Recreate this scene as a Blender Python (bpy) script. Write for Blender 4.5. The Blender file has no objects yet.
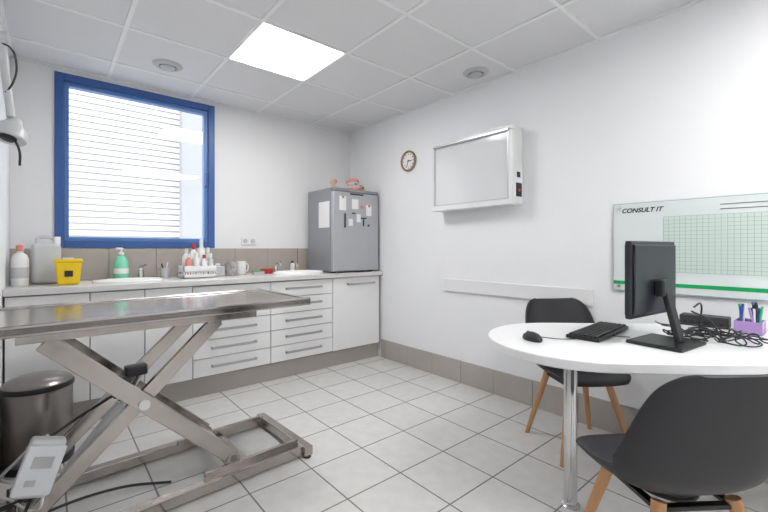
import bpy, bmesh, math, random
from mathutils import Vector, Matrix
random.seed(4)
scene = bpy.context.scene
COL = scene.collection

# ------------------------------------------------------------------ materials
def mat(name, color, rough=0.5, metal=0.0, noise=0.0, nscale=20, spec=0.5, emis=None, estr=0, bump=0.0, bscale=60, trans=0.0, coat=0.0, stretch=None, alpha=1.0, rnoise=0.0):
    m = bpy.data.materials.new(name); m.use_nodes = True
    nt = m.node_tree; b = nt.nodes['Principled BSDF']
    b.inputs['Base Color'].default_value = (*color, 1)
    b.inputs['Roughness'].default_value = rough
    b.inputs['Metallic'].default_value = metal
    b.inputs['Specular IOR Level'].default_value = spec
    b.inputs['Transmission Weight'].default_value = trans
    b.inputs['Coat Weight'].default_value = coat
    b.inputs['Alpha'].default_value = alpha
    if emis:
        b.inputs['Emission Color'].default_value = (*emis, 1)
        b.inputs['Emission Strength'].default_value = estr
    tc = nt.nodes.new('ShaderNodeTexCoord')
    mp = nt.nodes.new('ShaderNodeMapping')
    nt.links.new(tc.outputs['Object'], mp.inputs['Vector'])
    if stretch: mp.inputs['Scale'].default_value = stretch
    if noise > 0:
        n = nt.nodes.new('ShaderNodeTexNoise'); n.inputs['Scale'].default_value = nscale
        n.inputs['Detail'].default_value = 4
        nt.links.new(mp.outputs['Vector'], n.inputs['Vector'])
        mx = nt.nodes.new('ShaderNodeMix'); mx.data_type = 'RGBA'
        mx.inputs['A'].default_value = (*[c*(1-noise) for c in color], 1)
        mx.inputs['B'].default_value = (*[min(1, c*(1+noise)) for c in color], 1)
        nt.links.new(n.outputs['Fac'], mx.inputs['Factor'])
        nt.links.new(mx.outputs['Result'], b.inputs['Base Color'])
        if rnoise > 0:
            rr = nt.nodes.new('ShaderNodeMapRange'); rr.inputs['From Min'].default_value = 0.3; rr.inputs['From Max'].default_value = 0.7
            rr.inputs['To Min'].default_value = rough-rnoise; rr.inputs['To Max'].default_value = rough+rnoise
            nt.links.new(n.outputs['Fac'], rr.inputs['Value']); nt.links.new(rr.outputs[0], b.inputs['Roughness'])
    if bump > 0:
        n2 = nt.nodes.new('ShaderNodeTexNoise'); n2.inputs['Scale'].default_value = bscale
        nt.links.new(mp.outputs['Vector'], n2.inputs['Vector'])
        bp = nt.nodes.new('ShaderNodeBump'); bp.inputs['Strength'].default_value = bump
        bp.inputs['Distance'].default_value = 0.002
        nt.links.new(n2.outputs['Fac'], bp.inputs['Height'])
        nt.links.new(bp.outputs['Normal'], b.inputs['Normal'])
    return m

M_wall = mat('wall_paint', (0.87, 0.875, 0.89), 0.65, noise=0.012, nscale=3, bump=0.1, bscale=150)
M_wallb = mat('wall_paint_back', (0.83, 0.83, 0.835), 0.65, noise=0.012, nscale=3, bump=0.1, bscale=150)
M_tileceil = mat('ceiling_tile', (0.78, 0.78, 0.79), 0.9, noise=0.04, nscale=160, bump=0.3, bscale=200)
M_grid = mat('ceiling_grid', (0.88, 0.88, 0.88), 0.5)
M_panel = mat('light_panel', (1, 1, 1), 0.5, emis=(1, 0.995, 0.985), estr=17)
M_white = mat('white_laminate', (0.83, 0.83, 0.835), 0.3, noise=0.01, nscale=8)
M_cab = mat('cabinet_white', (0.85, 0.85, 0.85), 0.28, noise=0.01, nscale=5)
M_carc = mat('cabinet_carcass', (0.28, 0.28, 0.28), 0.6)
M_counter = mat('counter_laminate', (0.68, 0.67, 0.66), 0.3, noise=0.04, nscale=90)
M_kick = mat('toe_kick', (0.44, 0.41, 0.38), 0.5, noise=0.04)
M_beige = mat('beige_tile', (0.44, 0.40, 0.36), 0.35, noise=0.08, nscale=9)
M_grey_t = mat('plinth_tile', (0.45, 0.42, 0.39), 0.35, noise=0.08, nscale=9)
M_steel = mat('stainless', (0.50, 0.475, 0.46), 0.17, 1.0, noise=0.22, nscale=20, stretch=(0.35, 9, 9), rnoise=0.09)
M_steel2 = mat('stainless_frame', (0.46, 0.43, 0.41), 0.19, 1.0, noise=0.12, nscale=14, rnoise=0.06)
M_chrome = mat('chrome', (0.66, 0.66, 0.67), 0.14, 1.0)
M_handle = mat('handle_metal', (0.48, 0.48, 0.49), 0.35, 0.8)
M_blue = mat('window_blue', (0.045, 0.12, 0.34), 0.35)
M_blue2 = mat('window_blue_light', (0.10, 0.23, 0.52), 0.35)
M_fridge = mat('fridge_grey', (0.33, 0.34, 0.36), 0.33, 0.35, noise=0.03, nscale=10)
M_fridge_d = mat('fridge_door_grey', (0.48, 0.49, 0.51), 0.3, 0.35, noise=0.03, nscale=10)
M_black = mat('black_plastic', (0.015, 0.015, 0.017), 0.35)
M_mon = mat('monitor_back', (0.018, 0.020, 0.026), 0.3)
M_dark = mat('dark_plastic', (0.035, 0.035, 0.04), 0.45)
M_key = mat('key_black', (0.035, 0.035, 0.038), 0.5)
M_chair = mat('chair_shell', (0.027, 0.027, 0.031), 0.5, bump=0.2, bscale=400)
M_wood = mat('beech_wood', (0.55, 0.30, 0.14), 0.45, noise=0.22, nscale=22, stretch=(6, 6, 0.6))
M_plastic_w = mat('white_plastic', (0.82, 0.82, 0.82), 0.35)
M_plastic_g = mat('offwhite_plastic', (0.56, 0.57, 0.58), 0.4)
M_jug = mat('jug_plastic', (0.62, 0.64, 0.66), 0.3, noise=0.03)
M_yellow = mat('yellow_plastic', (0.85, 0.60, 0.02), 0.4)
M_red = mat('red_plastic', (0.6, 0.05, 0.04), 0.4)
M_green = mat('green_soap', (0.22, 0.68, 0.45), 0.25)
M_ceramic = mat('ceramic', (0.86, 0.86, 0.85), 0.1)
M_paper = mat('paper', (0.85, 0.85, 0.84), 0.8)
M_pinkm = mat('pink_model', (0.72, 0.28, 0.23), 0.4)
M_bone = mat('bone_model', (0.62, 0.45, 0.28), 0.5)
M_gold = mat('clock_rim', (0.40, 0.29, 0.16), 0.35, 0.6)
M_screen = mat('viewer_screen', (0.72, 0.73, 0.74), 0.10)
M_alu = mat('aluminium', (0.55, 0.56, 0.57), 0.35, 0.7)
M_board = mat('glass_board', (0.70, 0.755, 0.745), 0.08)
M_bedge = mat('glass_board_edge', (0.30, 0.45, 0.42), 0.2)
M_greenline = mat('green_line', (0.0, 0.38, 0.11), 0.4)
M_gridline = mat('planner_line', (0.26, 0.42, 0.36), 0.5)
M_gridbg = mat('planner_sheet', (0.60, 0.68, 0.64), 0.3)
M_lilac = mat('lilac_plastic', (0.42, 0.28, 0.56), 0.35)
M_bluep = mat('blue_plastic', (0.04, 0.10, 0.45), 0.4)
M_greenp = mat('green_plastic', (0.05, 0.45, 0.12), 0.4)
M_binst = mat('bin_steel', (0.28, 0.26, 0.25), 0.3, 0.9, noise=0.04)
M_ext = mat('exterior_render', (0.30, 0.315, 0.335), 0.8)
M_wing = mat('exterior_wing', (0.33, 0.345, 0.365), 0.8)
M_extg = mat('exterior_ground', (0.40, 0.40, 0.40), 0.9)
M_slat = mat('exterior_slat', (0.80, 0.81, 0.82), 0.6)

# window glass : thin pane
M_glass = bpy.data.materials.new('window_glass'); M_glass.use_nodes = True
nt = M_glass.node_tree; nt.nodes.clear()
o = nt.nodes.new('ShaderNodeOutputMaterial'); t = nt.nodes.new('ShaderNodeBsdfTransparent')
g = nt.nodes.new('ShaderNodeBsdfGlossy'); g.inputs['Roughness'].default_value = 0.02
mx = nt.nodes.new('ShaderNodeMixShader'); mx.inputs[0].default_value = 0.05
nt.links.new(t.outputs[0], mx.inputs[1]); nt.links.new(g.outputs[0], mx.inputs[2]); nt.links.new(mx.outputs[0], o.inputs[0])

# floor tiles
def floor_mat():
    m = bpy.data.materials.new('floor_tiles'); m.use_nodes = True
    nt = m.node_tree; b = nt.nodes['Principled BSDF']
    tc = nt.nodes.new('ShaderNodeTexCoord'); mp = nt.nodes.new('ShaderNodeMapping')
    mp.inputs['Location'].default_value = (-0.06+3.3, -0.177+3.3, 0)
    nt.links.new(tc.outputs['Object'], mp.inputs['Vector'])
    br = nt.nodes.new('ShaderNodeTexBrick')
    br.offset = 0; br.squash = 1
    br.inputs['Scale'].default_value = 1
    br.inputs['Brick Width'].default_value = 0.33
    br.inputs['Row Height'].default_value = 0.33
    br.inputs['Mortar Size'].default_value = 0.0042
    br.inputs['Mortar Smooth'].default_value = 0.2
    br.inputs['Color1'].default_value = (0.665, 0.655, 0.64, 1)
    br.inputs['Color2'].default_value = (0.71, 0.70, 0.685, 1)
    br.inputs['Mortar'].default_value = (0.23, 0.22, 0.215, 1)
    nt.links.new(mp.outputs[0], br.inputs['Vector'])
    n = nt.nodes.new('ShaderNodeTexNoise'); n.inputs['Scale'].default_value = 14; n.inputs['Detail'].default_value = 6
    nt.links.new(tc.outputs['Object'], n.inputs['Vector'])
    r = nt.nodes.new('ShaderNodeMapRange'); r.inputs['To Min'].default_value = 0.86; r.inputs['To Max'].default_value = 1.1
    nt.links.new(n.outputs['Fac'], r.inputs['Value'])
    mu = nt.nodes.new('ShaderNodeVectorMath'); mu.operation = 'SCALE'
    nt.links.new(br.outputs['Color'], mu.inputs[0]); nt.links.new(r.outputs[0], mu.inputs['Scale'])
    nt.links.new(mu.outputs[0], b.inputs['Base Color'])
    rr = nt.nodes.new('ShaderNodeMapRange'); rr.inputs['To Min'].default_value = 0.34; rr.inputs['To Max'].default_value = 0.8
    nt.links.new(br.outputs['Fac'], rr.inputs['Value']); nt.links.new(rr.outputs[0], b.inputs['Roughness'])
    bp = nt.nodes.new('ShaderNodeBump'); bp.invert = True; bp.inputs['Strength'].default_value = 0.5; bp.inputs['Distance'].default_value = 0.002
    nt.links.new(br.outputs['Fac'], bp.inputs['Height']); nt.links.new(bp.outputs[0], b.inputs['Normal'])
    return m
M_floor = floor_mat()

# ------------------------------------------------------------------ mesh helpers
def empty(name, loc=(0, 0, 0), rz=0.0):
    e = bpy.data.objects.new(name, None); e.empty_display_size = 0.1
    e.location = loc; e.rotation_euler = (0, 0, rz); COL.objects.link(e); return e

def finish(name, bm, m, parent=None, smooth=False, bevel=0.0, bseg=2, loc=None, rot=None, auto=None):
    bmesh.ops.recalc_face_normals(bm, faces=bm.faces)
    me = bpy.data.meshes.new(name); bm.to_mesh(me); bm.free()
    ob = bpy.data.objects.new(name, me); COL.objects.link(ob)
    me.materials.append(m)
    if smooth:
        for p in me.polygons: p.use_smooth = True
        if auto is None: auto = 40
        me.set_sharp_from_angle(angle=math.radians(auto))
    if bevel > 0:
        md = ob.modifiers.new('bevel', 'BEVEL'); md.width = bevel; md.segments = bseg; md.limit_method = 'ANGLE'
        md.angle_limit = math.radians(40)
    if parent: ob.parent = parent
    if loc: ob.location = loc
    if rot: ob.rotation_euler = rot
    return ob

def add_box(bm, x0, x1, y0, y1, z0, z1, mtx=None):
    vs = [Vector((x, y, z)) for z in (z0, z1) for y in (y0, y1) for x in (x0, x1)]
    if mtx: vs = [mtx @ v for v in vs]
    v = [bm.verts.new(c) for c in vs]
    for f in ((0, 2, 3, 1), (4, 5, 7, 6), (0, 1, 5, 4), (2, 6, 7, 3), (0, 4, 6, 2), (1, 3, 7, 5)):
        bm.faces.new([v[i] for i in f])

def box(name, x0, x1, y0, y1, z0, z1, m, parent=None, bevel=0.0, **k):
    bm = bmesh.new(); add_box(bm, x0, x1, y0, y1, z0, z1)
    return finish(name, bm, m, parent, bevel=bevel, **k)

def boxes(name, lst, m, parent=None, bevel=0.0, **k):
    bm = bmesh.new()
    for b in lst: add_box(bm, *b)
    return finish(name, bm, m, parent, bevel=bevel, **k)

def frame_from(p0, p1):
    p0 = Vector(p0); p1 = Vector(p1); d = (p1-p0).normalized()
    up = Vector((0, 0, 1)) if abs(d.z) < 0.98 else Vector((0, 1, 0))
    a = d.cross(up).normalized(); b = a.cross(d).normalized()
    return p0, p1, d, a, b

def cyl(name, p0, p1, r0, r1, m, parent=None, seg=28, bevel=0.0):
    p0, p1, d, a, b = frame_from(p0, p1); bm = bmesh.new()
    A = []; B = []
    for i in range(seg):
        t = 2*math.pi*i/seg; o = a*math.cos(t)+b*math.sin(t)
        A.append(bm.verts.new(p0+o*r0)); B.append(bm.verts.new(p1+o*r1))
    for i in range(seg):
        j = (i+1) % seg; bm.faces.new((A[i], A[j], B[j], B[i]))
    bm.faces.new(A); bm.faces.new(B)
    return finish(name, bm, m, parent, smooth=True, bevel=bevel)

def beam(name, p0, p1, w, h, m, parent=None, bevel=0.003):
    """w = width along horizontal normal, h = height perpendicular in-plane"""
    p0, p1, d, a, b = frame_from(p0, p1); bm = bmesh.new(); v = []
    for p in (p0, p1):
        for s, t in ((-1, -1), (1, -1), (1, 1), (-1, 1)):
            v.append(bm.verts.new(p+a*s*w/2+b*t*h/2))
    for f in ((0, 1, 2, 3), (7, 6, 5, 4), (0, 4, 5, 1), (1, 5, 6, 2), (2, 6, 7, 3), (3, 7, 4, 0)):
        bm.faces.new([v[i] for i in f])
    return finish(name, bm, m, parent, bevel=bevel)

def lathe(name, prof, m, parent=None, loc=(0, 0, 0), seg=36, rot=None, sx=1, sy=1, auto=40):
    bm = bmesh.new(); rings = []
    for r, z in prof:
        if r < 1e-5: rings.append([bm.verts.new((0, 0, z))])
        else: rings.append([bm.verts.new((r*sx*math.cos(2*math.pi*i/seg), r*sy*math.sin(2*math.pi*i/seg), z)) for i in range(seg)])
    for A, B in zip(rings[:-1], rings[1:]):
        for i in range(seg):
            j = (i+1) % seg
            if len(A) == 1 and len(B) == 1: continue
            if len(A) == 1: bm.faces.new((A[0], B[i], B[j]))
            elif len(B) == 1: bm.faces.new((A[i], A[j], B[0]))
            else: bm.faces.new((A[i], A[j], B[j], B[i]))
    return finish(name, bm, m, parent, smooth=True, loc=loc, rot=rot, auto=auto)

def prism(name, poly, z0, z1, m, parent=None, bevel=0.0, smooth=True, loc=None, rot=None, bseg=2):
    bm = bmesh.new()
    A = [bm.verts.new((x, y, z0)) for x, y in poly]; B = [bm.verts.new((x, y, z1)) for x, y in poly]
    n = len(poly)
    for i in range(n):
        j = (i+1) % n; bm.faces.new((A[i], A[j], B[j], B[i]))
    bm.faces.new(A); bm.faces.new(B)
    return finish(name, bm, m, parent, smooth=smooth, bevel=bevel, loc=loc, rot=rot, bseg=bseg)

def tube(name, pts, r, m, parent=None, smooth=True):
    cu = bpy.data.curves.new(name, 'CURVE'); cu.dimensions = '3D'; cu.bevel_depth = r; cu.bevel_resolution = 3
    cu.resolution_u = 8; cu.use_fill_caps = True
    if smooth:
        s = cu.splines.new('BEZIER'); s.bezier_points.add(len(pts)-1)
        for bp, p in zip(s.bezier_points, pts):
            bp.co = p; bp.handle_left_type = bp.handle_right_type = 'AUTO'
    else:
        s = cu.splines.new('POLY'); s.points.add(len(pts)-1)
        for bp, p in zip(s.points, pts): bp.co = (*p, 1)
    cu.materials.append(m)
    ob = bpy.data.objects.new(name, cu); COL.objects.link(ob)
    if parent: ob.parent = parent
    return ob

# ------------------------------------------------------------------ room
XL, XR, YB, YN, H = -0.21, 2.70, 3.80, -1.70, 2.50
T = 0.12
WX0, WX1, WZ0, WZ1 = 0.03, 1.165, 1.157, 2.463
box('floor', XL-T, XR+T, YN-T, YB+T, -0.1, 0, M_floor)
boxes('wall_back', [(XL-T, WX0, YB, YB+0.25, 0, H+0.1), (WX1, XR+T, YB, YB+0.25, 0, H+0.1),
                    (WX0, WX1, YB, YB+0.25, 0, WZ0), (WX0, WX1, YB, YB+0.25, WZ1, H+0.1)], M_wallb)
box('wall_right', XR, XR+T, YN-T, YB, 0, H+0.1, M_wall)
box('wall_left', XL-T, XL, YN-T, YB, 0, H+0.1, M_wall)
box('wall_front', XL, XR, YN-T, YN, 0, H+0.1, M_wall)

# ceiling : slab above, tiles + T-bars ; luminaire and added fill panels occupy tile cells
gx = [0.96+0.603*k for k in range(-3, 5)]
gy = [2.24+0.6*k for k in range(-8, 4)]
panels = [(0.96, 2.24), (0.96, 2.24-0.6*5), (1.563, 2.24-0.6*5)]  # first is in view; the rest are unseen, added to brighten the room
lst = []
def is_panel(x, y):
    return any(abs(x-a) < 0.05 and abs(y-b) < 0.05 for a, b in panels)
xs = sorted([XL]+[x for x in gx if XL+0.02 < x < XR-0.02]+[XR])
ys = sorted([YN]+[y for y in gy if YN+0.02 < y < YB-0.02]+[YB])
for i in range(len(xs)-1):
    for j in range(len(ys)-1):
        if not is_panel(xs[i], ys[j]):
            lst.append((xs[i], xs[i+1], ys[j], ys[j+1], H, H+0.02))
lst.append((XL-T, XR+T, YN-T, YB+T, H+0.1, H+0.2))
ceil = boxes('ceiling', lst, M_tileceil)
bars = []
for x in xs[1:-1]: bars.append((x-0.012, x+0.012, YN, YB, H-0.006, H+0.004))
for y in ys[1:-1]: bars.append((XL, XR, y-0.012, y+0.012, H-0.0055, H+0.004))
bars += [(XL, XL+0.02, YN, YB, H-0.007, H), (XR-0.02, XR, YN, YB, H-0.007, H), (XL, XR, YB-0.02, YB, H-0.007, H), (XL, XR, YN, YN+0.02, H-0.007, H)]
boxes('trim_ceiling_grid', bars, M_grid)
for k, (a, b) in enumerate(panels):
    r = empty('ceiling_or_fill_panel')
    box('diffuser', a+0.016, a+0.587, b+0.016, b+0.584, H+0.004, H+0.012, M_panel, r)
    boxes('housing', [(a+0.0, a+0.603, b, b+0.6, H+0.014, H+0.06)], M_grid, r)

def diffuser(x, y):
    r = empty('air_vent', (x, y, H))
    lathe('ring', [(0.055, -0.004), (0.062, -0.018), (0.085, -0.014), (0.10, -0.001), (0.10, 0), (0.05, 0)], M_plastic_g, r)
    lathe('disc', [(0, -0.028), (0.03, -0.030), (0.05, -0.020), (0.048, -0.012), (0, -0.01)], M_plastic_g, r)
    lathe('core', [(0.058, -0.003), (0, -0.003)], M_dark, r)
    cyl('stem', (0, 0, -0.014), (0, 0, 0), 0.01, 0.01, M_plastic_g, r)
diffuser(0.665, 3.24); diffuser(2.49, 1.85)

# baseboards (tile plinths)
def plinth(name, axis, c0, c1, a0, a1, z0, z1, pitch, phase, m):
    lst = []; p = phase
    while p > a0: p -= pitch
    while p < a1:
        s = max(p+0.002, a0); e = min(p+pitch-0.002, a1)
        if e-s > 0.01:
            if axis == 'y': lst.append((c0, c1, s, e, z0, z1))
            else: lst.append((s, e, c0, c1, z0, z1))
        p += pitch
    o = boxes(name, lst, m, bevel=0.0015)
    return o
plinth('baseboard_right', 'y', XR-0.012, XR, YN, 3.22, 0.0, 0.19, 0.33, 0.177, M_grey_t)
plinth('baseboard_left', 'y', XL, XL+0.012, YN, 3.22, 0.0, 0.19, 0.33, 0.177, M_grey_t)
plinth('baseboard_front', 'x', YN, YN+0.012, XL+0.012, XR-0.012, 0.0, 0.19, 0.33, 0.06, M_grey_t)
plinth('trim_backsplash', 'x', YB-0.01, YB, XL, XR, 0.912, WZ0-0.004, 0.33, 0.03, M_beige)

# ------------------------------------------------------------------ window
w = empty('window_1')
f = 0.055
y0, y1 = YB-0.015, YB+0.075
boxes('outer_frame', [(WX0, WX0+f, y0, y1, WZ0, WZ1), (WX1-f, WX1, y0, y1, WZ0, WZ1),
                      (WX0+f, WX1-f, y0, y1, WZ0, WZ0+f), (WX0+f, WX1-f, y0, y1, WZ1-f, WZ1)], M_blue, w, bevel=0.003)
a, b, c, d = WX0+f, WX1-f, WZ0+f, WZ1-f
s = 0.03
boxes('sash', [(a, a+s, y0+0.02, y1, c, d), (b-s, b, y0+0.02, y1, c, d), (a+s, b-s, y0+0.02, y1, c, c+s), (a+s, b-s, y0+0.02, y1, d-s, d)], M_blue2, w, bevel=0.004)
box('pane', a+s, b-s, y0+0.05, y0+0.056, c+s, d-s, M_glass, w)
box('handle', b-s+0.004, b-0.006, y0-0.02, y0+0.02, 1.72, 1.84, M_blue, w, bevel=0.005)
# outdoor building with horizontal cladding
eb = empty('neighbour_building')
box('facade', -4, 1.78, 7.0, 7.3, -3, 3.75, M_ext, eb)
sl = []
z = -1.0
while z < 3.7:
    sl.append((-3.5, 1.60, 6.985, 7.0, z, z+0.06)); z += 0.09
boxes('cladding_slats', sl, M_slat, eb)
box('wing', 1.60, 4.6, 6.8, 7.3, -3, 4.0, M_wing, eb)
box('ground_outside', -8, 9, 4.1, 12, -3.1, -3.0, M_extg)

# ------------------------------------------------------------------ base cabinets
cab = empty('base_cabinets')
yf = 3.225
box('carcass', XL+0.005, XR-0.015, yf+0.02, YB-0.012, 0.155, 0.868, M_carc, cab)
box('toe_kick', XL+0.005, XR-0.015, yf+0.05, yf+0.07, 0.0, 0.155, M_kick, cab)
box('countertop', XL+0.002, XR-0.002, 3.20, YB-0.011, 0.87, 0.91, M_counter, cab, bevel=0.004)
fronts = []; handles = []
def handle(xc, z, L=0.30):
    handles.append((xc-L/2, xc+L/2, yf-0.034, yf-0.024, z-0.010, z+0.010))
    handles.append((xc-L/2, xc-L/2+0.012, yf-0.032, yf, z-0.009, z+0.009))
    handles.append((xc+L/2-0.012, xc+L/2, yf-0.032, yf, z-0.009, z+0.009))
g = 0.003
for a, b in ((XL+0.008, 0.205), (0.205, 0.517), (0.517, 0.832)):
    fronts.append((a+g, b-g, yf, yf+0.018, 0.16, 0.862)); handle((a+b)/2, 0.80, min(0.2, b-a-0.1))
fronts.append((2.087+g, XR-0.035, yf, yf+0.018, 0.16, 0.862)); handle(2.42, 0.80, 0.34)
for a, b in ((0.832, 1.457), (1.457, 2.087)):
    z = 0.16; h = (0.862-0.16)/5
    for i in range(5):
        fronts.append((a+g, b-g, yf, yf+0.018, z+g, z+h-g)); handle((a+b)/2, z+h*0.55, 0.36); z += h
boxes('door_and_drawer_fronts', fronts, M_cab, cab, bevel=0.002)
boxes('handles', handles, M_handle, cab, bevel=0.002)

# ------------------------------------------------------------------ fridge
fr = empty('mini_fridge', (0, 0, 0))
FX0, FX1, FY0, FY1, FZ0, FZ1 = 2.10, 2.665, 3.235, 3.73, 0.911, 1.75
box('body', FX0, FX1, FY0+0.05, FY1, FZ0+0.012, FZ1, M_fridge, fr, bevel=0.008)
box('door', FX0, FX1, FY0, FY0+0.045, FZ0+0.015, FZ1-0.035, M_fridge_d, fr, bevel=0.008)
box('top_trim', FX0, FX1, FY0+0.005, FY0+0.05, FZ1-0.03, FZ1, M_fridge, fr, bevel=0.006)
box('door_grip', FX0+0.20, FX1-0.20, FY0-0.004, FY0+0.004, FZ1-0.060, FZ1-0.045, M_dark, fr, bevel=0.002)
boxes('feet', [(FX0+0.03, FX0+0.07, FY0+0.06, FY0+0.1, FZ0, FZ0+0.013), (FX1-0.07, FX1-0.03, FY0+0.06, FY0+0.1, FZ0, FZ0+0.013),
               (FX0+0.03, FX0+0.07, FY1-0.1, FY1-0.06, FZ0, FZ0+0.013), (FX1-0.07, FX1-0.03, FY1-0.1, FY1-0.06, FZ0, FZ0+0.013)], M_black, fr)
box('paper_note_side', FX0-0.002, FX0, FY0+0.07, FY0+0.27, 1.36, 1.62, M_paper, fr)
boxes('paper_notes_front', [(FX0+0.07, FX0+0.15, FY0-0.002, FY0, 1.53, 1.67), (FX0+0.40, FX0+0.47, FY0-0.002, FY0, 1.49, 1.60), (FX0+0.22, FX0+0.30, FY0-0.002, FY0, 1.55, 1.65),
      (FX0+0.18, FX0+0.23, FY0-0.002, FY0, 1.38, 1.45), (FX0+0.28, FX0+0.33, FY0-0.002, FY0, 1.42, 1.50)], M_paper, fr)
boxes('magnets_dark', [(FX0+0.13, FX0+0.142, FY0-0.01, FY0, 1.36, 1.50), (FX0+0.22, FX0+0.26, FY0-0.01, FY0, 1.50, 1.512), (FX0+0.42, FX0+0.435, FY0-0.012, FY0, 1.38, 1.40),
                       (FX0+0.33, FX0+0.40, FY0-0.01, FY0, 1.455, 1.468), (FX0+0.36, FX0+0.370, FY0-0.01, FY0, 1.38, 1.45)], M_dark, fr)
boxes('magnets_pink', [(FX0+0.33, FX0+0.36, FY0-0.008, FY0, 1.56, 1.59), (FX0+0.10, FX0+0.12, FY0-0.010, FY0, 1.65, 1.67), (FX0+0.43, FX0+0.45, FY0-0.01, FY0, 1.58, 1.60)], M_pinkm, fr)

# things on the fridge
jm = empty('jaw_model', (2.42, 3.36, FZ1))
def arch(r, n=40): return [(r*math.cos(math.pi*i/n), -r*1.25*math.sin(math.pi*i/n)) for i in range(n+1)]
def horseshoe(name, r0, r1, z0, z1, m, parent, loc=None, rot=None):
    return prism(name, arch(r1)+arch(r0)[::-1], z0, z1, m, parent, bevel=0.004, loc=loc, rot=rot)
horseshoe('lower_gum', 0.035, 0.075, 0, 0.03, M_pinkm, jm)
horseshoe('upper_gum', 0.035, 0.075, 0.075, 0.105, M_pinkm, jm, rot=(math.radians(-14), 0, 0))
tl = []; tu = []
for i in range(13):
    t = math.pi*(i+0.5)/13; x = 0.060*math.cos(t); y = -0.060*1.25*math.sin(t)
    tl.append((x-0.006, x+0.006, y-0.006, y+0.006, 0.029, 0.044)); tu.append((x-0.006, x+0.006, y-0.006, y+0.006, 0.061, 0.076))
boxes('lower_teeth', tl, M_plastic_w, jm, bevel=0.002)
boxes('upper_teeth', tu, M_plastic_w, jm, bevel=0.002, rot=(math.radians(-14), 0, 0))
boxes('hinge', [(-0.06, -0.045, -0.004, 0.012, 0, 0.10), (0.045, 0.06, -0.004, 0.012, 0, 0.10), (-0.06, 0.06, 0.002, 0.012, 0.045, 0.055)], M_alu, jm, bevel=0.003)
bo = empty('bone_joint_model', (2.23, 3.44, FZ1))
lathe('stand', [(0, 0), (0.045, 0), (0.045, 0.010), (0, 0.012)], M_black, bo)
lathe('shaft', [(0, 0.010), (0.024, 0.014), (0.015, 0.03), (0.014, 0.055), (0.030, 0.08), (0.028, 0.10), (0, 0.105)], M_bone, bo)
lathe('ball', [(0, 0), (0.018, 0.004), (0.024, 0.020), (0.017, 0.036), (0, 0.040)], M_pinkm, bo, loc=(0.022, 0, 0.076))
sk = empty('dog_skull_model', (2.56, 3.40, FZ1), math.radians(-150))
lathe('cranium', [(0, 0), (0.026, 0.006), (0.040, 0.036), (0.036, 0.06), (0.020, 0.08), (0, 0.085)], M_bone, sk, sx=1.2, sy=0.9)
beam('muzzle', (0.02, 0, 0.040), (0.105, 0, 0.026), 0.034, 0.030, M_bone, sk, bevel=0.008)
beam('jawbone', (0.0, 0, 0.010), (0.095, 0, 0.006), 0.034, 0.010, M_bone, sk, bevel=0.003)
boxes('eye_sockets', [(0.022, 0.040, -0.039, -0.028, 0.040, 0.056), (0.022, 0.040, 0.028, 0.039, 0.040, 0.056)], M_dark, sk, bevel=0.004)

# ------------------------------------------------------------------ counter items
CZ = 0.911
sb = empty('disinfectant_bottle', (-0.145, 3.50, CZ))
lathe('body', [(0, 0), (0.042, 0), (0.045, 0.008), (0.045, 0.17), (0.035, 0.2), (0.016, 0.215), (0.016, 0.23), (0, 0.23)], M_plastic_w, sb)
lathe('label', [(0.0458, 0.05), (0.0458, 0.12)], M_plastic_g, sb)
lathe('cap', [(0, 0.225), (0.02, 0.225), (0.02, 0.262), (0.012, 0.268), (0, 0.268)], M_pinkm, sb)
jg = empty('plastic_jerrycan', (-0.02, 3.60, CZ))
box('body', -0.075, 0.085, -0.06, 0.06, 0, 0.28, M_jug, jg, bevel=0.03, bseg=4)
tube('grip', [(-0.04, 0, 0.272), (-0.04, 0, 0.31), (0.0, 0, 0.32), (0.045, 0, 0.305), (0.05, 0, 0.272)], 0.011, M_jug, jg)
cyl('cap', (0.06, 0, 0.27), (0.06, 0, 0.325), 0.022, 0.022, M_plastic_w, jg)
yb = empty('sharps_container', (0.10, 3.42, CZ))
bm = bmesh.new()
A = [bm.verts.new((x*0.058, y*0.055, 0)) for x, y in ((-1, -1), (1, -1), (1, 1), (-1, 1))]
B = [bm.verts.new((x*0.070, y*0.068, 0.15)) for x, y in ((-1, -1), (1, -1), (1, 1), (-1, 1))]
for i in range(4): bm.faces.new((A[i], A[(i+1) % 4], B[(i+1) % 4], B[i]))
bm.faces.new(A); bm.faces.new(B)
finish('body', bm, M_yellow, yb, bevel=0.01)
box('lid', -0.076, 0.076, -0.072, 0.072, 0.148, 0.172, M_yellow, yb, bevel=0.008)
box('flap', -0.03, 0.03, -0.03, 0.03, 0.17, 0.18, M_plastic_w, yb, bevel=0.003)
box('warning_label', -0.022, 0.022, -0.066, -0.060, 0.055, 0.095, M_dark, yb)
# round sinks
def sink(x, y, rx, zt=0.012):
    r = empty('wash_basin', (x, y, CZ))
    lathe('basin', [(rx, 0), (rx, zt*0.5), (rx-0.012, zt), (rx-0.03, zt*0.7), (rx-0.05, 0.0035), (0.02, 0.001), (0, 0.001)], M_ceramic, r, sy=0.72)
    lathe('drain', [(0.02, 0.002), (0.018, 0.004), (0, 0.004)], M_chrome, r)
    return r
sink(0.45, 3.42, 0.22, 0.018)
sink(1.82, 3.40, 0.25, 0.026)
fa = empty('sink_faucet', (0.56, 3.66, CZ))
cyl('base', (0, 0, 0), (0, 0, 0.07), 0.024, 0.02, M_chrome, fa)
tube('spout', [(0, 0, 0.06), (-0.01, -0.05, 0.10), (-0.02, -0.12, 0.085)], 0.011, M_chrome, fa)
tube('lever', [(0, 0, 0.07), (0.01, 0.0, 0.095), (0.03, -0.04, 0.115)], 0.007, M_chrome, fa)
fa2 = empty('sink_faucet', (1.72, 3.69, CZ))
cyl('base', (0, 0, 0), (0, 0, 0.07), 0.022, 0.018, M_chrome, fa2)
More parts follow.
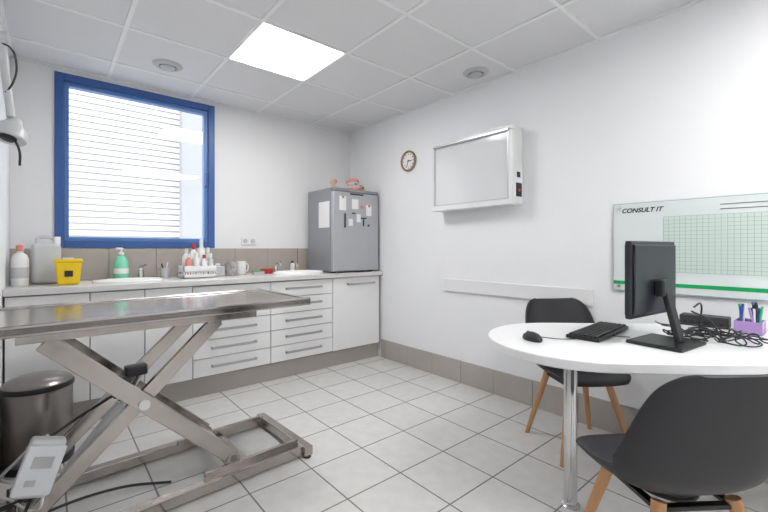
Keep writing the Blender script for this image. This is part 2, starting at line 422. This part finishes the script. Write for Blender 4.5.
tube('spout', [(0, 0, 0.06), (0, -0.04, 0.10), (0, -0.10, 0.085)], 0.010, M_chrome, fa2)
tube('lever', [(0, 0, 0.07), (0.01, 0.0, 0.095), (0.03, -0.04, 0.11)], 0.006, M_chrome, fa2)
so = empty('soap_dispenser_bottle', (0.425, 3.64, CZ))
lathe('body', [(0, 0), (0.044, 0), (0.048, 0.01), (0.048, 0.14), (0.03, 0.175), (0.016, 0.185), (0.016, 0.20), (0, 0.20)], M_green, so)
lathe('label', [(0.0485, 0.05), (0.0485, 0.09)], M_plastic_w, so)
lathe('collar', [(0, 0.195), (0.02, 0.195), (0.02, 0.21), (0.008, 0.215), (0.006, 0.24), (0, 0.24)], M_plastic_w, so)
box('pump_head', -0.035, 0.012, -0.01, 0.01, 0.236, 0.25, M_plastic_w, so, bevel=0.004)
cu = empty('brush_cup', (0.72, 3.60, CZ))
lathe('cup', [(0, 0.002), (0.035, 0), (0.044, 0.085), (0.040, 0.085), (0.032, 0.006), (0, 0.006)], M_alu, cu)
cyl('brush_1', (0.0, 0, 0.01), (0.02, 0.01, 0.13), 0.005, 0.005, M_plastic_w, cu)
cyl('brush_2', (0.0, 0.01, 0.01), (-0.025, 0.0, 0.12), 0.005, 0.005, M_dark, cu)
ba = empty('supply_basket', (0.95, 3.53, CZ))
bm = bmesh.new()
add_box(bm, -0.13, 0.13, -0.085, 0.085, 0, 0.006)
for (a, b, c, d) in ((-0.13, 0.13, -0.085, -0.079), (-0.13, 0.13, 0.079, 0.085), (-0.13, -0.124, -0.085, 0.085), (0.124, 0.13, -0.085, 0.085)):
    add_box(bm, a, b, c, d, 0, 0.03); add_box(bm, a, b, c, d, 0.05, 0.10)
for i in range(14):
    x = -0.126+i*0.0194
    add_box(bm, x-0.005, x+0.005, -0.085, -0.08, 0.03, 0.06); add_box(bm, x-0.005, x+0.005, 0.08, 0.085, 0.03, 0.06)
finish('basket', bm, M_plastic_w, ba)
def bottle(parent, x, y, h, r, m, mc, i):
    lathe('bottle_%d' % i, [(0, 0.007), (r, 0.007), (r, h*0.72), (r*0.45, h*0.82), (r*0.45, h*0.86), (0, h*0.86)], m, parent, loc=(x, y, 0), seg=20)
    lathe('cap_%d' % i, [(0, h*0.84), (r*0.55, h*0.84), (r*0.5, h), (0, h)], mc, parent, loc=(x, y, 0), seg=16)
for i, (x, y, h, r, m, mc) in enumerate(((-0.085, 0.03, 0.24, 0.028, M_plastic_w, M_plastic_g), (-0.025, 0.035, 0.28, 0.028, M_plastic_w, M_red), (0.035, 0.03, 0.32, 0.030, M_plastic_w, M_plastic_w),
        (0.09, 0.03, 0.25, 0.026, M_jug, M_plastic_w), (-0.08, -0.04, 0.20, 0.024, M_pinkm, M_plastic_w), (-0.02, -0.04, 0.21, 0.026, M_plastic_w, M_plastic_w), (0.04, -0.04, 0.19, 0.024, M_plastic_w, M_red), (0.09, -0.04, 0.20, 0.024, M_plastic_g, M_plastic_w))):
    bottle(ba, x, y, h, r, m, mc, i)
gb = empty('tissue_box', (1.14, 3.62, CZ))
box('body', -0.05, 0.05, -0.045, 0.045, 0, 0.085, M_plastic_g, gb, bevel=0.004)
box('tissue', -0.02, 0.02, -0.004, 0.004, 0.083, 0.11, M_paper, gb, bevel=0.002)
def mug(x, y, m, rz):
    r = empty('coffee_mug', (x, y, CZ), rz)
    lathe('cup', [(0, 0.001), (0.045, 0), (0.052, 0.01), (0.052, 0.125), (0.048, 0.125), (0.046, 0.012), (0, 0.01)], m, r)
    tube('ear', [(0.050, 0, 0.10), (0.075, 0, 0.095), (0.082, 0, 0.06), (0.07, 0, 0.03), (0.050, 0, 0.025)], 0.007, m, r)
M_mugp = mat('mug_pattern', (0.45, 0.42, 0.42), 0.3, noise=0.9, nscale=45)
mug(1.24, 3.56, M_mugp, 2.6); mug(1.345, 3.64, M_ceramic, 0.2)
bd = empty('kibble_bowl', (1.60, 3.63, CZ))
lathe('bowl', [(0, 0), (0.05, 0), (0.065, 0.045), (0.061, 0.045), (0.045, 0.006), (0, 0.006)], M_red, bd)
sp = empty('kitchen_sponge', (1.48, 3.55, CZ))
box('foam', -0.05, 0.05, -0.03, 0.03, 0, 0.025, M_plastic_g, sp, bevel=0.004)
box('scourer', -0.05, 0.05, -0.03, 0.03, 0.025, 0.033, M_greenp, sp, bevel=0.002)
rx = empty('ointment_bottle', (1.90, 3.69, CZ))
bottle(rx, 0, 0, 0.12, 0.022, M_plastic_w, M_dark, 1); bottle(rx, 0.06, 0.01, 0.09, 0.02, M_bone, M_plastic_w, 2)
for o_ in list(rx.children): o_.location.z -= 0.006
ot = empty('wall_outlet', (1.49, YB, 1.225))
box('plate', -0.075, 0.075, -0.012, 0, -0.038, 0.038, M_plastic_w, ot, bevel=0.004)
for i, x in enumerate((-0.037, 0.037)):
    lathe('socket_%d' % i, [(0.022, -0.001), (0.02, 0.004), (0, 0.004)], M_plastic_g, ot, loc=(x, -0.013, 0), rot=(math.radians(90), 0, 0))

# ------------------------------------------------------------------ pedal bin
pb = empty('pedal_bin', (-0.045, 2.85, 0))
lathe('base_ring', [(0, 0), (0.155, 0), (0.158, 0.03), (0.15, 0.035), (0, 0.035)], M_black, pb)
lathe('body', [(0.147, 0.03), (0.15, 0.035), (0.15, 0.405), (0.146, 0.41), (0, 0.41)], M_binst, pb, seg=64)
lathe('lid_rim', [(0, 0.405), (0.156, 0.405), (0.157, 0.42), (0.15, 0.43), (0, 0.43)], M_black, pb, seg=64)
lathe('lid', [(0.15, 0.428), (0.14, 0.445), (0.09, 0.465), (0, 0.472)], M_binst, pb, seg=64)
box('pedal', -0.03, 0.03, -0.205, -0.14, 0.008, 0.018, M_black, pb, bevel=0.004)

# ------------------------------------------------------------------ exam table
et = empty('veterinary_exam_table', (0.455, 2.20, 0), math.radians(2.5))
TZ = 0.887
hx, hy = 0.63, 0.31
box('top_slab', -hx, hx, -hy, hy, TZ-0.036, TZ-0.007, M_steel, et, bevel=0.003)
boxes('top_rim', [(-hx, hx, -hy, -hy+0.02, TZ-0.042, TZ), (-hx, hx, hy-0.02, hy, TZ-0.042, TZ), (-hx, -hx+0.02, -hy+0.02, hy-0.02, TZ-0.042, TZ), (hx-0.02, hx, -hy+0.02, hy-0.02, TZ-0.042, TZ)], M_steel, et, bevel=0.004, bseg=3)
boxes('under_frame', [(-0.56, 0.36, -0.22, -0.18, TZ-0.085, TZ-0.036), (-0.56, 0.36, 0.18, 0.22, TZ-0.085, TZ-0.036),
                      (-0.56, -0.52, -0.18, 0.18, TZ-0.075, TZ-0.036), (0.08, 0.3, -0.1, 0.1, TZ-0.06, TZ-0.036)], M_steel2, et, bevel=0.002)
# base frame on the floor
boxes('base_rails', [(-0.56, 0.60, -0.275, -0.225, 0.012, 0.062), (-0.56, 0.60, 0.225, 0.275, 0.012, 0.062),
                     (0.60, 0.65, -0.30, 0.30, 0.012, 0.062), (-0.59, -0.55, -0.30, 0.30, 0.012, 0.062)], M_steel2, et, bevel=0.003)
boxes('base_inner', [(0.30, 0.34, -0.225, 0.225, 0.015, 0.05)], M_steel2, et, bevel=0.003)
for i, (x, y) in enumerate(((0.625, -0.28), (0.625, 0.28), (-0.56, -0.28), (-0.56, 0.28))):
    cyl('foot_%d' % i, (x, y, 0), (x, y, 0.014), 0.022, 0.02, M_black, et)
for s, y in (('near', -0.20), ('far', 0.20)):
    beam('scissor_arm_a_'+s, (-0.48, y, 0.80), (0.24, y, 0.11), 0.028, 0.07, M_steel2, et)
    yy = y+0.038*(1 if y < 0 else -1)
    beam('scissor_arm_b_'+s, (0.18, yy, 0.80), (-0.56, yy, 0.09), 0.028, 0.062, M_steel2, et)
    cyl('pivot_'+s, (-0.15, y-0.03, 0.480), (-0.15, y+0.06*(1 if y < 0 else -1), 0.480), 0.022, 0.022, M_chrome, et)
    cyl('wheel_'+s, (0.24, y-0.02, 0.10), (0.24, y+0.02, 0.10), 0.034, 0.034, M_steel2, et)
cyl('cross_shaft_low', (-0.55, -0.25, 0.09), (-0.55, 0.25, 0.09), 0.018, 0.018, M_steel2, et)
cyl('cross_shaft_mid', (0.24, -0.22, 0.105), (0.24, 0.22, 0.105), 0.018, 0.018, M_steel2, et)
cyl('cross_shaft_top', (-0.47, -0.21, 0.80), (-0.47, 0.21, 0.80), 0.014, 0.014, M_steel2, et)
cyl('cross_shaft_top2', (0.17, -0.21, 0.80), (0.17, 0.21, 0.80), 0.014, 0.014, M_steel2, et)
boxes('slide_track', [(0.10, 0.60, -0.225, -0.205, 0.06, 0.085), (0.10, 0.60, 0.205, 0.225, 0.06, 0.085)], M_steel2, et, bevel=0.002)
# actuator
cyl('actuator_tube', (-0.40, -0.02, 0.20), (-0.20, -0.02, 0.44), 0.024, 0.024, M_alu, et)
cyl('actuator_rod', (-0.20, -0.02, 0.44), (-0.10, -0.02, 0.60), 0.012, 0.012, M_chrome, et)
box('actuator_motor', -0.24, -0.17, -0.07, 0.0, 0.48, 0.57, M_dark, et, bevel=0.01)
box('hinge_block', -0.19, -0.10, -0.05, 0.0, 0.56, 0.61, M_dark, et, bevel=0.008)
R20 = (0, math.radians(18), 0)
box('control_box', -0.052, 0.052, -0.03, 0.03, -0.10, 0.10, M_plastic_g, et, bevel=0.012, bseg=3, loc=(-0.495, -0.265, 0.36), rot=R20)
box('control_box_lid', -0.056, 0.056, -0.04, -0.026, -0.085, 0.085, M_jug, et, bevel=0.006, loc=(-0.495, -0.27, 0.36), rot=R20)
boxes('control_box_label', [(-0.03, 0.03, -0.042, -0.039, 0.01, 0.05), (-0.03, 0.0, -0.042, -0.039, -0.05, -0.03)], M_handle, et, loc=(-0.495, -0.27, 0.36), rot=R20)
boxes('control_bracket', [(-0.53, -0.43, -0.235, -0.205, 0.30, 0.42)], M_steel2, et)
tube('hose_1', [(-0.51, -0.25, 0.26), (-0.55, -0.2, 0.12), (-0.5, -0.05, 0.07), (-0.2, 0.05, 0.02), (0.0, -0.05, 0.012)], 0.006, M_dark, et)
tube('hose_2', [(-0.47, -0.25, 0.46), (-0.55, -0.15, 0.36), (-0.58, 0.0, 0.22), (-0.40, 0.0, 0.20)], 0.006, M_plastic_g, et)
tube('hose_3', [(-0.46, -0.24, 0.45), (-0.36, -0.12, 0.46), (-0.22, -0.04, 0.50)], 0.006, M_black, et)
tube('hose_4', [(-0.51, -0.26, 0.26), (-0.60, -0.2, 0.22), (-0.61, -0.05, 0.14), (-0.50, 0.1, 0.08), (-0.45, 0.3, 0.012)], 0.005, M_black, et)
tube('hose_5', [(-0.48, -0.26, 0.26), (-0.50, -0.22, 0.18), (-0.58, -0.1, 0.20), (-0.60, 0.1, 0.10), (-0.58, 0.3, 0.012)], 0.005, M_plastic_w, et)

# ------------------------------------------------------------------ wall lamp on the left
wl = empty('examination_lamp', (0, 0, 0))
box('wall_bracket', XL, XL+0.03, 2.17, 2.25, 1.98, 2.12, M_plastic_w, wl, bevel=0.006)
cyl('elbow', (XL+0.045, 2.21, 2.0), (XL+0.045, 2.21, 2.10), 0.016, 0.016, M_plastic_g, wl)
cyl('arm_upper', (-0.165, 2.21, 2.06), (-0.14, 2.08, 1.97), 0.011, 0.011, M_plastic_w, wl)
cyl('knuckle', (-0.155, 2.08, 1.96), (-0.12, 2.08, 1.96), 0.02, 0.02, M_plastic_g, wl)
cyl('arm_lower', (-0.14, 2.08, 1.96), (-0.11, 2.05, 1.65), 0.013, 0.013, M_plastic_g, wl)
lathe('head', [(0, 0.05), (0.02, 0.05), (0.028, 0.03), (0.045, 0.01), (0.055, -0.03), (0.052, -0.035), (0, -0.02)], M_plastic_g, wl, loc=(-0.11, 2.05, 1.60), rot=(math.radians(-12), math.radians(15), 0))
lathe('bulb', [(0.03, -0.022), (0.02, -0.04), (0, -0.045)], M_dark, wl, loc=(-0.11, 2.05, 1.60), rot=(math.radians(-12), math.radians(15), 0))
tube('cable_loop', [(-0.145, 2.07, 1.93), (-0.115, 2.06, 1.92), (-0.095, 2.05, 1.86), (-0.105, 2.05, 1.78), (-0.125, 2.05, 1.74)], 0.0035, M_dark, wl)
tube('cable_drop', [(-0.10, 2.04, 1.57), (-0.085, 2.03, 1.52), (-0.085, 2.04, 1.47)], 0.004, M_dark, wl)

# ------------------------------------------------------------------ right wall things
ck = empty('wall_clock', (XR, 2.80, 2.01))
R90 = (0, math.radians(-90), 0)
lathe('rim', [(0.085, 0), (0.1, 0.0), (0.102, 0.02), (0.093, 0.03), (0.083, 0.02), (0.083, 0.012)], M_gold, ck, rot=R90, seg=48)
lathe('dial', [(0.09, 0.012), (0, 0.012)], M_paper, ck, rot=R90, seg=48)
lathe('back', [(0.09, 0.0), (0.09, 0.01), (0, 0.01)], M_gold, ck, rot=R90, seg=48)
hb = bmesh.new()
for i in range(12):
    m4 = Matrix.Rotation(math.radians(30*i), 4, 'X')
    add_box(hb, -0.0145, -0.0125, -0.003, 0.003, 0.062, 0.074, m4)
add_box(hb, -0.0165, -0.0145, -0.003, 0.003, -0.01, 0.06, Matrix.Rotation(math.radians(200), 4, 'X'))
add_box(hb, -0.0165, -0.0145, -0.004, 0.004, -0.01, 0.045, Matrix.Rotation(math.radians(95), 4, 'X'))
finish('hands_and_marks', hb, M_black, ck)

vb = empty('x_ray_viewer', (0, 0, 0))
bx0 = 2.553; by0, by1, bz0, bz1 = 1.572, 2.36, 1.475, 2.055
box('housing', bx0+0.02, XR, by0, by1, bz0, bz1, M_plastic_w, vb, bevel=0.02, bseg=4)
boxes('front_bezel', [(bx0, bx0+0.03, by0, by1, bz0, bz0+0.05), (bx0, bx0+0.03, by0, by1, bz1-0.035, bz1), (bx0, bx0+0.03, by0, by0+0.045, bz0+0.05, bz1-0.035), (bx0, bx0+0.03, by1-0.03, by1, bz0+0.05, bz1-0.035)], M_plastic_w, vb, bevel=0.006)
boxes('screen_edge', [(bx0-0.003, bx0, by0+0.04, by1-0.025, bz0+0.042, bz0+0.05), (bx0-0.003, bx0, by0+0.04, by1-0.025, bz1-0.035, bz1-0.027),
                      (bx0-0.003, bx0, by0+0.037, by0+0.045, bz0+0.042, bz1-0.027), (bx0-0.003, bx0, by1-0.03, by1-0.022, bz0+0.042, bz1-0.027)], M_alu, vb)
box('screen', bx0+0.012, bx0+0.018, by0+0.04, by1-0.025, bz0+0.045, bz1-0.03, M_screen, vb)
box('film_clip', bx0-0.012, bx0, by0+0.03, by1-0.02, bz1-0.04, bz1-0.022, M_alu, vb, bevel=0.003)
boxes('side_controls', [(bx0+0.04, bx0+0.11, by0-0.006, by0, bz0+0.06, bz0+0.16), (bx0+0.05, bx0+0.09, by0-0.006, by0, bz0+0.20, bz0+0.24)], M_dark, vb, bevel=0.002)
box('power_switch', bx0+0.06, bx0+0.08, by0-0.012, by0-0.005, bz0+0.095, bz0+0.115, M_red, vb, bevel=0.002)

box('trim_wall_rail', XR-0.02, XR, 1.075, 2.343, 0.782, 0.887, M_white, bevel=0.003)

gbd = empty('glass_planning_board', (XR-0.003, 0, 0))
y0b, y1b = -0.20, 0.950
G = 0.0
box('glass', G-0.014, G-0.008, y0b, y1b, 0.90, 1.425, M_board, gbd, bevel=0.001)
boxes('glass_edges', [(G-0.0145, G-0.0075, y0b, y1b, 1.425, 1.428), (G-0.0145, G-0.0075, y0b, y1b, 0.897, 0.90), (G-0.0145, G-0.0075, y1b, y1b+0.003, 0.897, 1.428)], M_bedge, gbd)
for i, (y, z) in enumerate(((y1b-0.03, 1.40), (y1b-0.03, 0.925), (y0b+0.03, 1.40), (y0b+0.03, 0.925))):
    cyl('standoff_%d' % i, (G-0.022, y, z), (G, y, z), 0.009, 0.009, M_chrome, gbd)
box('green_line', G-0.0155, G-0.014, y0b, y1b, 0.936, 0.957, M_greenline, gbd)
box('planner_sheet', G-0.0152, G-0.014, y0b+0.03, 0.69, 1.02, 1.335, M_gridbg, gbd)
ll = []
y = 0.69
while y > y0b+0.03:
    ll.append((G-0.0158, G-0.0152, y-0.0008, y+0.0008, 1.02, 1.335)); y -= 0.0255
z = 1.02
while z < 1.34:
    ll.append((G-0.0158, G-0.0152, y0b+0.03, 0.69, z-0.0008, z+0.0008)); z += 0.021
boxes('planner_lines', ll, M_gridline, gbd)
boxes('header_strip', [(G-0.0158, G-0.0145, y0b+0.05, 0.44, 1.385, 1.388), (G-0.0158, G-0.0145, y0b+0.05, 0.44, 1.36, 1.363)], M_dark, gbd)
fc = bpy.data.curves.new('title_text', 'FONT'); fc.body = 'CONSULT IT'; fc.size = 0.037; fc.shear = 0.3; fc.extrude = 0.0004; fc.offset = 0.0010
fc.materials.append(M_black)
fo = bpy.data.objects.new('title_text', fc); COL.objects.link(fo); fo.parent = gbd
fo.location = (G-0.0148, 0.907, 1.370); fo.rotation_euler = (math.radians(90), 0, math.radians(-90))

# ------------------------------------------------------------------ desk
dk = empty('office_desk')
cx, cy, R = 1.805, 0.795, 0.382
ang = math.radians(-42.8)
D = Vector((math.cos(ang), math.sin(ang)))
poly = []
for i in range(41):
    t = ang+math.pi/2+math.pi*i/40
    poly.append((cx+R*math.cos(t), cy+R*math.sin(t)))
pf = Vector(poly[-1]); pbk = Vector(poly[0]); XW = XR-0.016
poly.append(tuple(pf+D*((XW-pf.x)/D.x)))
poly.append(tuple(pbk+D*((XW-pbk.x)/D.x)))
prism('top', poly, 0.712, 0.75, M_white, dk, bevel=0.004)
cyl('leg', (1.79, 0.813, 0.012), (1.79, 0.813, 0.712), 0.028, 0.028, M_chrome, dk)
lathe('leg_foot', [(0, 0), (0.04, 0), (0.04, 0.006), (0.03, 0.014), (0, 0.014)], M_chrome, dk, loc=(1.79, 0.813, 0))
lathe('leg_flange', [(0, 0.70), (0.05, 0.705), (0.05, 0.712), (0, 0.712)], M_chrome, dk, loc=(1.79, 0.813, 0))
cyl('leg_2', (2.45, -0.15, 0), (2.45, -0.15, 0.712), 0.028, 0.028, M_chrome, dk)

# ------------------------------------------------------------------ chairs
def cr(pts, t):
    n = len(pts)-1; f = t*n; i = min(int(f), n-1); u = f-i
    P = [pts[max(0, i-1)], pts[i], pts[i+1], pts[min(n, i+2)]]
    return [0.5*((2*P[1][k])+(-P[0][k]+P[2][k])*u+(2*P[0][k]-5*P[1][k]+4*P[2][k]-P[3][k])*u*u+(-P[0][k]+3*P[1][k]-3*P[2][k]+P[3][k])*u**3) for k in range(len(P[0]))]
def chair(loc, fdir):
    """local +y is facing direction"""
    r = empty('dining_chair', (loc[0], loc[1], 0), math.atan2(fdir[1], fdir[0])-math.pi/2)
    # y, z, halfwidth, edge lift
    prof = [(0.235, 0.428, 0.175, 0.0), (0.215, 0.445, 0.20, 0.006), (0.15, 0.447, 0.222, 0.022), (0.05, 0.435, 0.232, 0.045), (-0.05, 0.43, 0.236, 0.07),
            (-0.13, 0.44, 0.238, 0.095), (-0.185, 0.485, 0.240, 0.11), (-0.212, 0.55, 0.238, 0.10), (-0.23, 0.63, 0.232, 0.078), (-0.246, 0.71, 0.22, 0.058), (-0.26, 0.775, 0.198, 0.04), (-0.268, 0.815, 0.16, 0.02), (-0.271, 0.828, 0.115, 0.006)]
    NT, NU = 48, 28
    bm = bmesh.new(); grid = []
    for i in range(NT+1):
        t = i/NT; a = cr(prof, t); b = cr(prof, max(0, t-0.01)); c = cr(prof, min(1, t+0.01))
        ty, tz = c[0]-b[0], c[1]-b[1]; L = math.hypot(ty, tz) or 1
        ny, nz = tz/L, -ty/L
        row = []
        fr_ = max(0, 1-t/0.30)
        for j in range(NU+1):
            u = -1+2*j/NU; e = abs(u)**2.4*a[3]
            x = a[2]*math.sin(u*math.pi/2*0.93)/math.sin(math.pi/2*0.93)
            row.append(bm.verts.new((x, a[0]+ny*e-0.075*fr_*abs(u)**3, a[1]+nz*e)))
        grid.append(row)
    for i in range(NT):
        for j in range(NU):
            bm.faces.new((grid[i][j], grid[i][j+1], grid[i+1][j+1], grid[i+1][j]))
    sh = finish('seat_shell', bm, M_chair, r, smooth=True, auto=80)
    md = sh.modifiers.new('solid', 'SOLIDIFY'); md.thickness = 0.012; md.offset = 0
    md2 = sh.modifiers.new('sub', 'SUBSURF'); md2.levels = 1; md2.render_levels = 1
    for i, (sx, sy) in enumerate(((-1, 1), (1, 1), (1, -1), (-1, -1))):
        cyl('leg_%d' % (i+1), (sx*0.21, 0.0+sy*0.20, 0.0), (sx*0.115, -0.01+sy*0.11, 0.415), 0.0125, 0.020, M_wood, r)
    boxes('under_frame', [(-0.13, 0.13, -0.13, -0.105, 0.385, 0.40), (-0.13, 0.13, 0.085, 0.11, 0.385, 0.40), (-0.13, -0.105, -0.13, 0.11, 0.385, 0.40), (0.105, 0.13, -0.13, 0.11, 0.385, 0.40)], M_black, r, bevel=0.003)
    lathe('mount', [(0, 0.385), (0.09, 0.385), (0.09, 0.40), (0.07, 0.425), (0, 0.425)], M_black, r)
    return r
chair((2.355, 1.030), (-0.56, -0.83))
chair((1.53, 0.39), (0.60, 0.80))

# ------------------------------------------------------------------ desk items
DZ = 0.751
mo = empty('computer_monitor', (2.0, 0.56, DZ), math.radians(-7))
box('panel', -0.205, 0.21, -0.012, 0.012, 0.115, 0.435, M_mon, mo, bevel=0.006)
box('rear_cover', -0.19, 0.195, -0.022, -0.01, 0.13, 0.42, M_mon, mo, bevel=0.010, bseg=3)
box('screen', -0.20, 0.20, 0.012, 0.0135, 0.13, 0.42, M_dark, mo)
beam('neck', (0.02, -0.10, 0.012), (0.02, -0.045, 0.24), 0.055, 0.022, M_black, mo, bevel=0.006)
box('hub', -0.03, 0.07, -0.06, -0.02, 0.20, 0.27, M_black, mo, bevel=0.01)
box('base', -0.12, 0.12, -0.16, 0.05, 0.0, 0.014, M_black, mo, bevel=0.006)

kb = empty('keyboard', (2.0, 0.775, DZ), math.radians(3))
box('case', -0.21, 0.21, -0.07, 0.07, 0.0, 0.016, M_black, kb, bevel=0.004)
kl = []
for rr in range(6):
    for c in range(20):
        if rr == 0 and 4 <= c <= 9: continue
        x = -0.202+c*0.0203; yk = -0.061+rr*0.0205
        kl.append((x, x+0.0160, yk, yk+0.0160, 0.015, 0.024))
kl.append((-0.121, -0.002, -0.061, -0.0445, 0.015, 0.024))
boxes('keys', kl, M_key, kb, bevel=0.002)
ms = empty('computer_mouse', (1.625, 0.905, DZ), math.radians(70))
lathe('shell', [(0.033, 0), (0.036, 0.008), (0.033, 0.02), (0.022, 0.031), (0.010, 0.036), (0, 0.037)], M_black, ms, sx=1.5, sy=0.85)
box('wheel', 0.018, 0.034, -0.003, 0.003, 0.025, 0.036, M_dark, ms, bevel=0.002)
tube('cord', [(0.05, 0, 0.008), (0.03, -0.06, 0.004), (-0.04, -0.12, 0.004), (-0.06, -0.22, 0.004), (-0.04, -0.34, 0.004), (-0.12, -0.44, 0.004)], 0.002, M_black, ms)

cbz = empty('cable_tangle', (2.25, 0.45, DZ))
for i in range(15):
    pts = []
    x, y = random.uniform(-0.17, 0.0), random.uniform(-0.12, 0.08)
    for k in range(7):
        pts.append((x, y, random.uniform(0.005, 0.04)))
        x += random.uniform(-0.03, 0.09); y += random.uniform(-0.09, 0.07)
        x = min(x, 0.36)
    tube('cable_%d' % i, pts, 0.003, M_black, cbz)
tube('monitor_lead', [(-0.2, -0.03, 0.16), (-0.14, -0.04, 0.17), (-0.06, -0.02, 0.06), (0.05, 0.0, 0.006), (0.2, 0.02, 0.01)], 0.0035, M_black, cbz)
tube('monitor_lead_2', [(-0.19, -0.02, 0.14), (-0.13, -0.07, 0.1), (-0.06, -0.10, 0.01), (0.06, -0.09, 0.006), (0.22, -0.14, 0.01)], 0.0035, M_black, cbz)

hubb = empty('network_switch', (2.61, 0.49, DZ), math.radians(-88))
box('case', -0.10, 0.10, -0.045, 0.045, 0.0, 0.055, M_dark, hubb, bevel=0.005)
boxes('ports', [(-0.085+i*0.03, -0.065+i*0.03, -0.0475, -0.044, 0.014, 0.03) for i in range(6)], M_black, hubb)
pc = empty('pencil_holder', (2.56, 0.31, DZ))
bm = bmesh.new()
add_box(bm, -0.06, 0.06, -0.05, 0.05, 0, 0.005)
for q in ((-0.06, 0.06, -0.05, -0.046), (-0.06, 0.06, 0.046, 0.05), (-0.06, -0.056, -0.046, 0.046), (0.056, 0.06, -0.046, 0.046), (-0.056, 0.056, -0.002, 0.002)):
    add_box(bm, *q, 0, 0.06)
finish('tray', bm, M_lilac, pc, bevel=0.001)
pm = [M_bluep, M_greenp, M_black, M_bluep, M_lilac, M_plastic_w, M_bluep, M_dark, M_greenp, M_bluep]
for i in range(22):
    x, y = random.uniform(-0.045, 0.045), random.choice((-1, 1))*random.uniform(0.012, 0.036)
    cyl('pen_%d' % i, (x, y, 0.006), (x+random.uniform(-0.03, 0.03), y+random.uniform(-0.025, 0.025), random.uniform(0.11, 0.15)), 0.005, 0.005, pm[i % 10], pc, seg=10)

# ------------------------------------------------------------------ camera
cam = bpy.data.cameras.new('camera'); co = bpy.data.objects.new('camera', cam); COL.objects.link(co)
co.location = (0, 0, 1.157)
co.rotation_euler = (math.radians(90), 0, -math.atan2(0.647, 0.763))
cam.sensor_width = 36; cam.lens = 36*395/768
cam.shift_y = -8/768
cam.clip_start = 0.02
scene.camera = co

# ------------------------------------------------------------------ world
wd = bpy.data.worlds.new('world'); scene.world = wd; wd.use_nodes = True
bg = wd.node_tree.nodes['Background']; bg.inputs['Color'].default_value = (0.96, 0.98, 1.0, 1); bg.inputs['Strength'].default_value = 2.6
pl = bpy.data.lights.new('window_portal', 'AREA'); pl.shape = 'RECTANGLE'; pl.size = WX1-WX0; pl.size_y = WZ1-WZ0
pl.cycles.is_portal = True
po = bpy.data.objects.new('window_portal', pl); COL.objects.link(po)
po.location = ((WX0+WX1)/2, YB+0.26, (WZ0+WZ1)/2); po.rotation_euler = (math.radians(-90), 0, 0)
scene.view_settings.view_transform = 'Standard'
scene.view_settings.look = 'None'
scene.view_settings.exposure = 0.33
scene.view_settings.gamma = 0.95
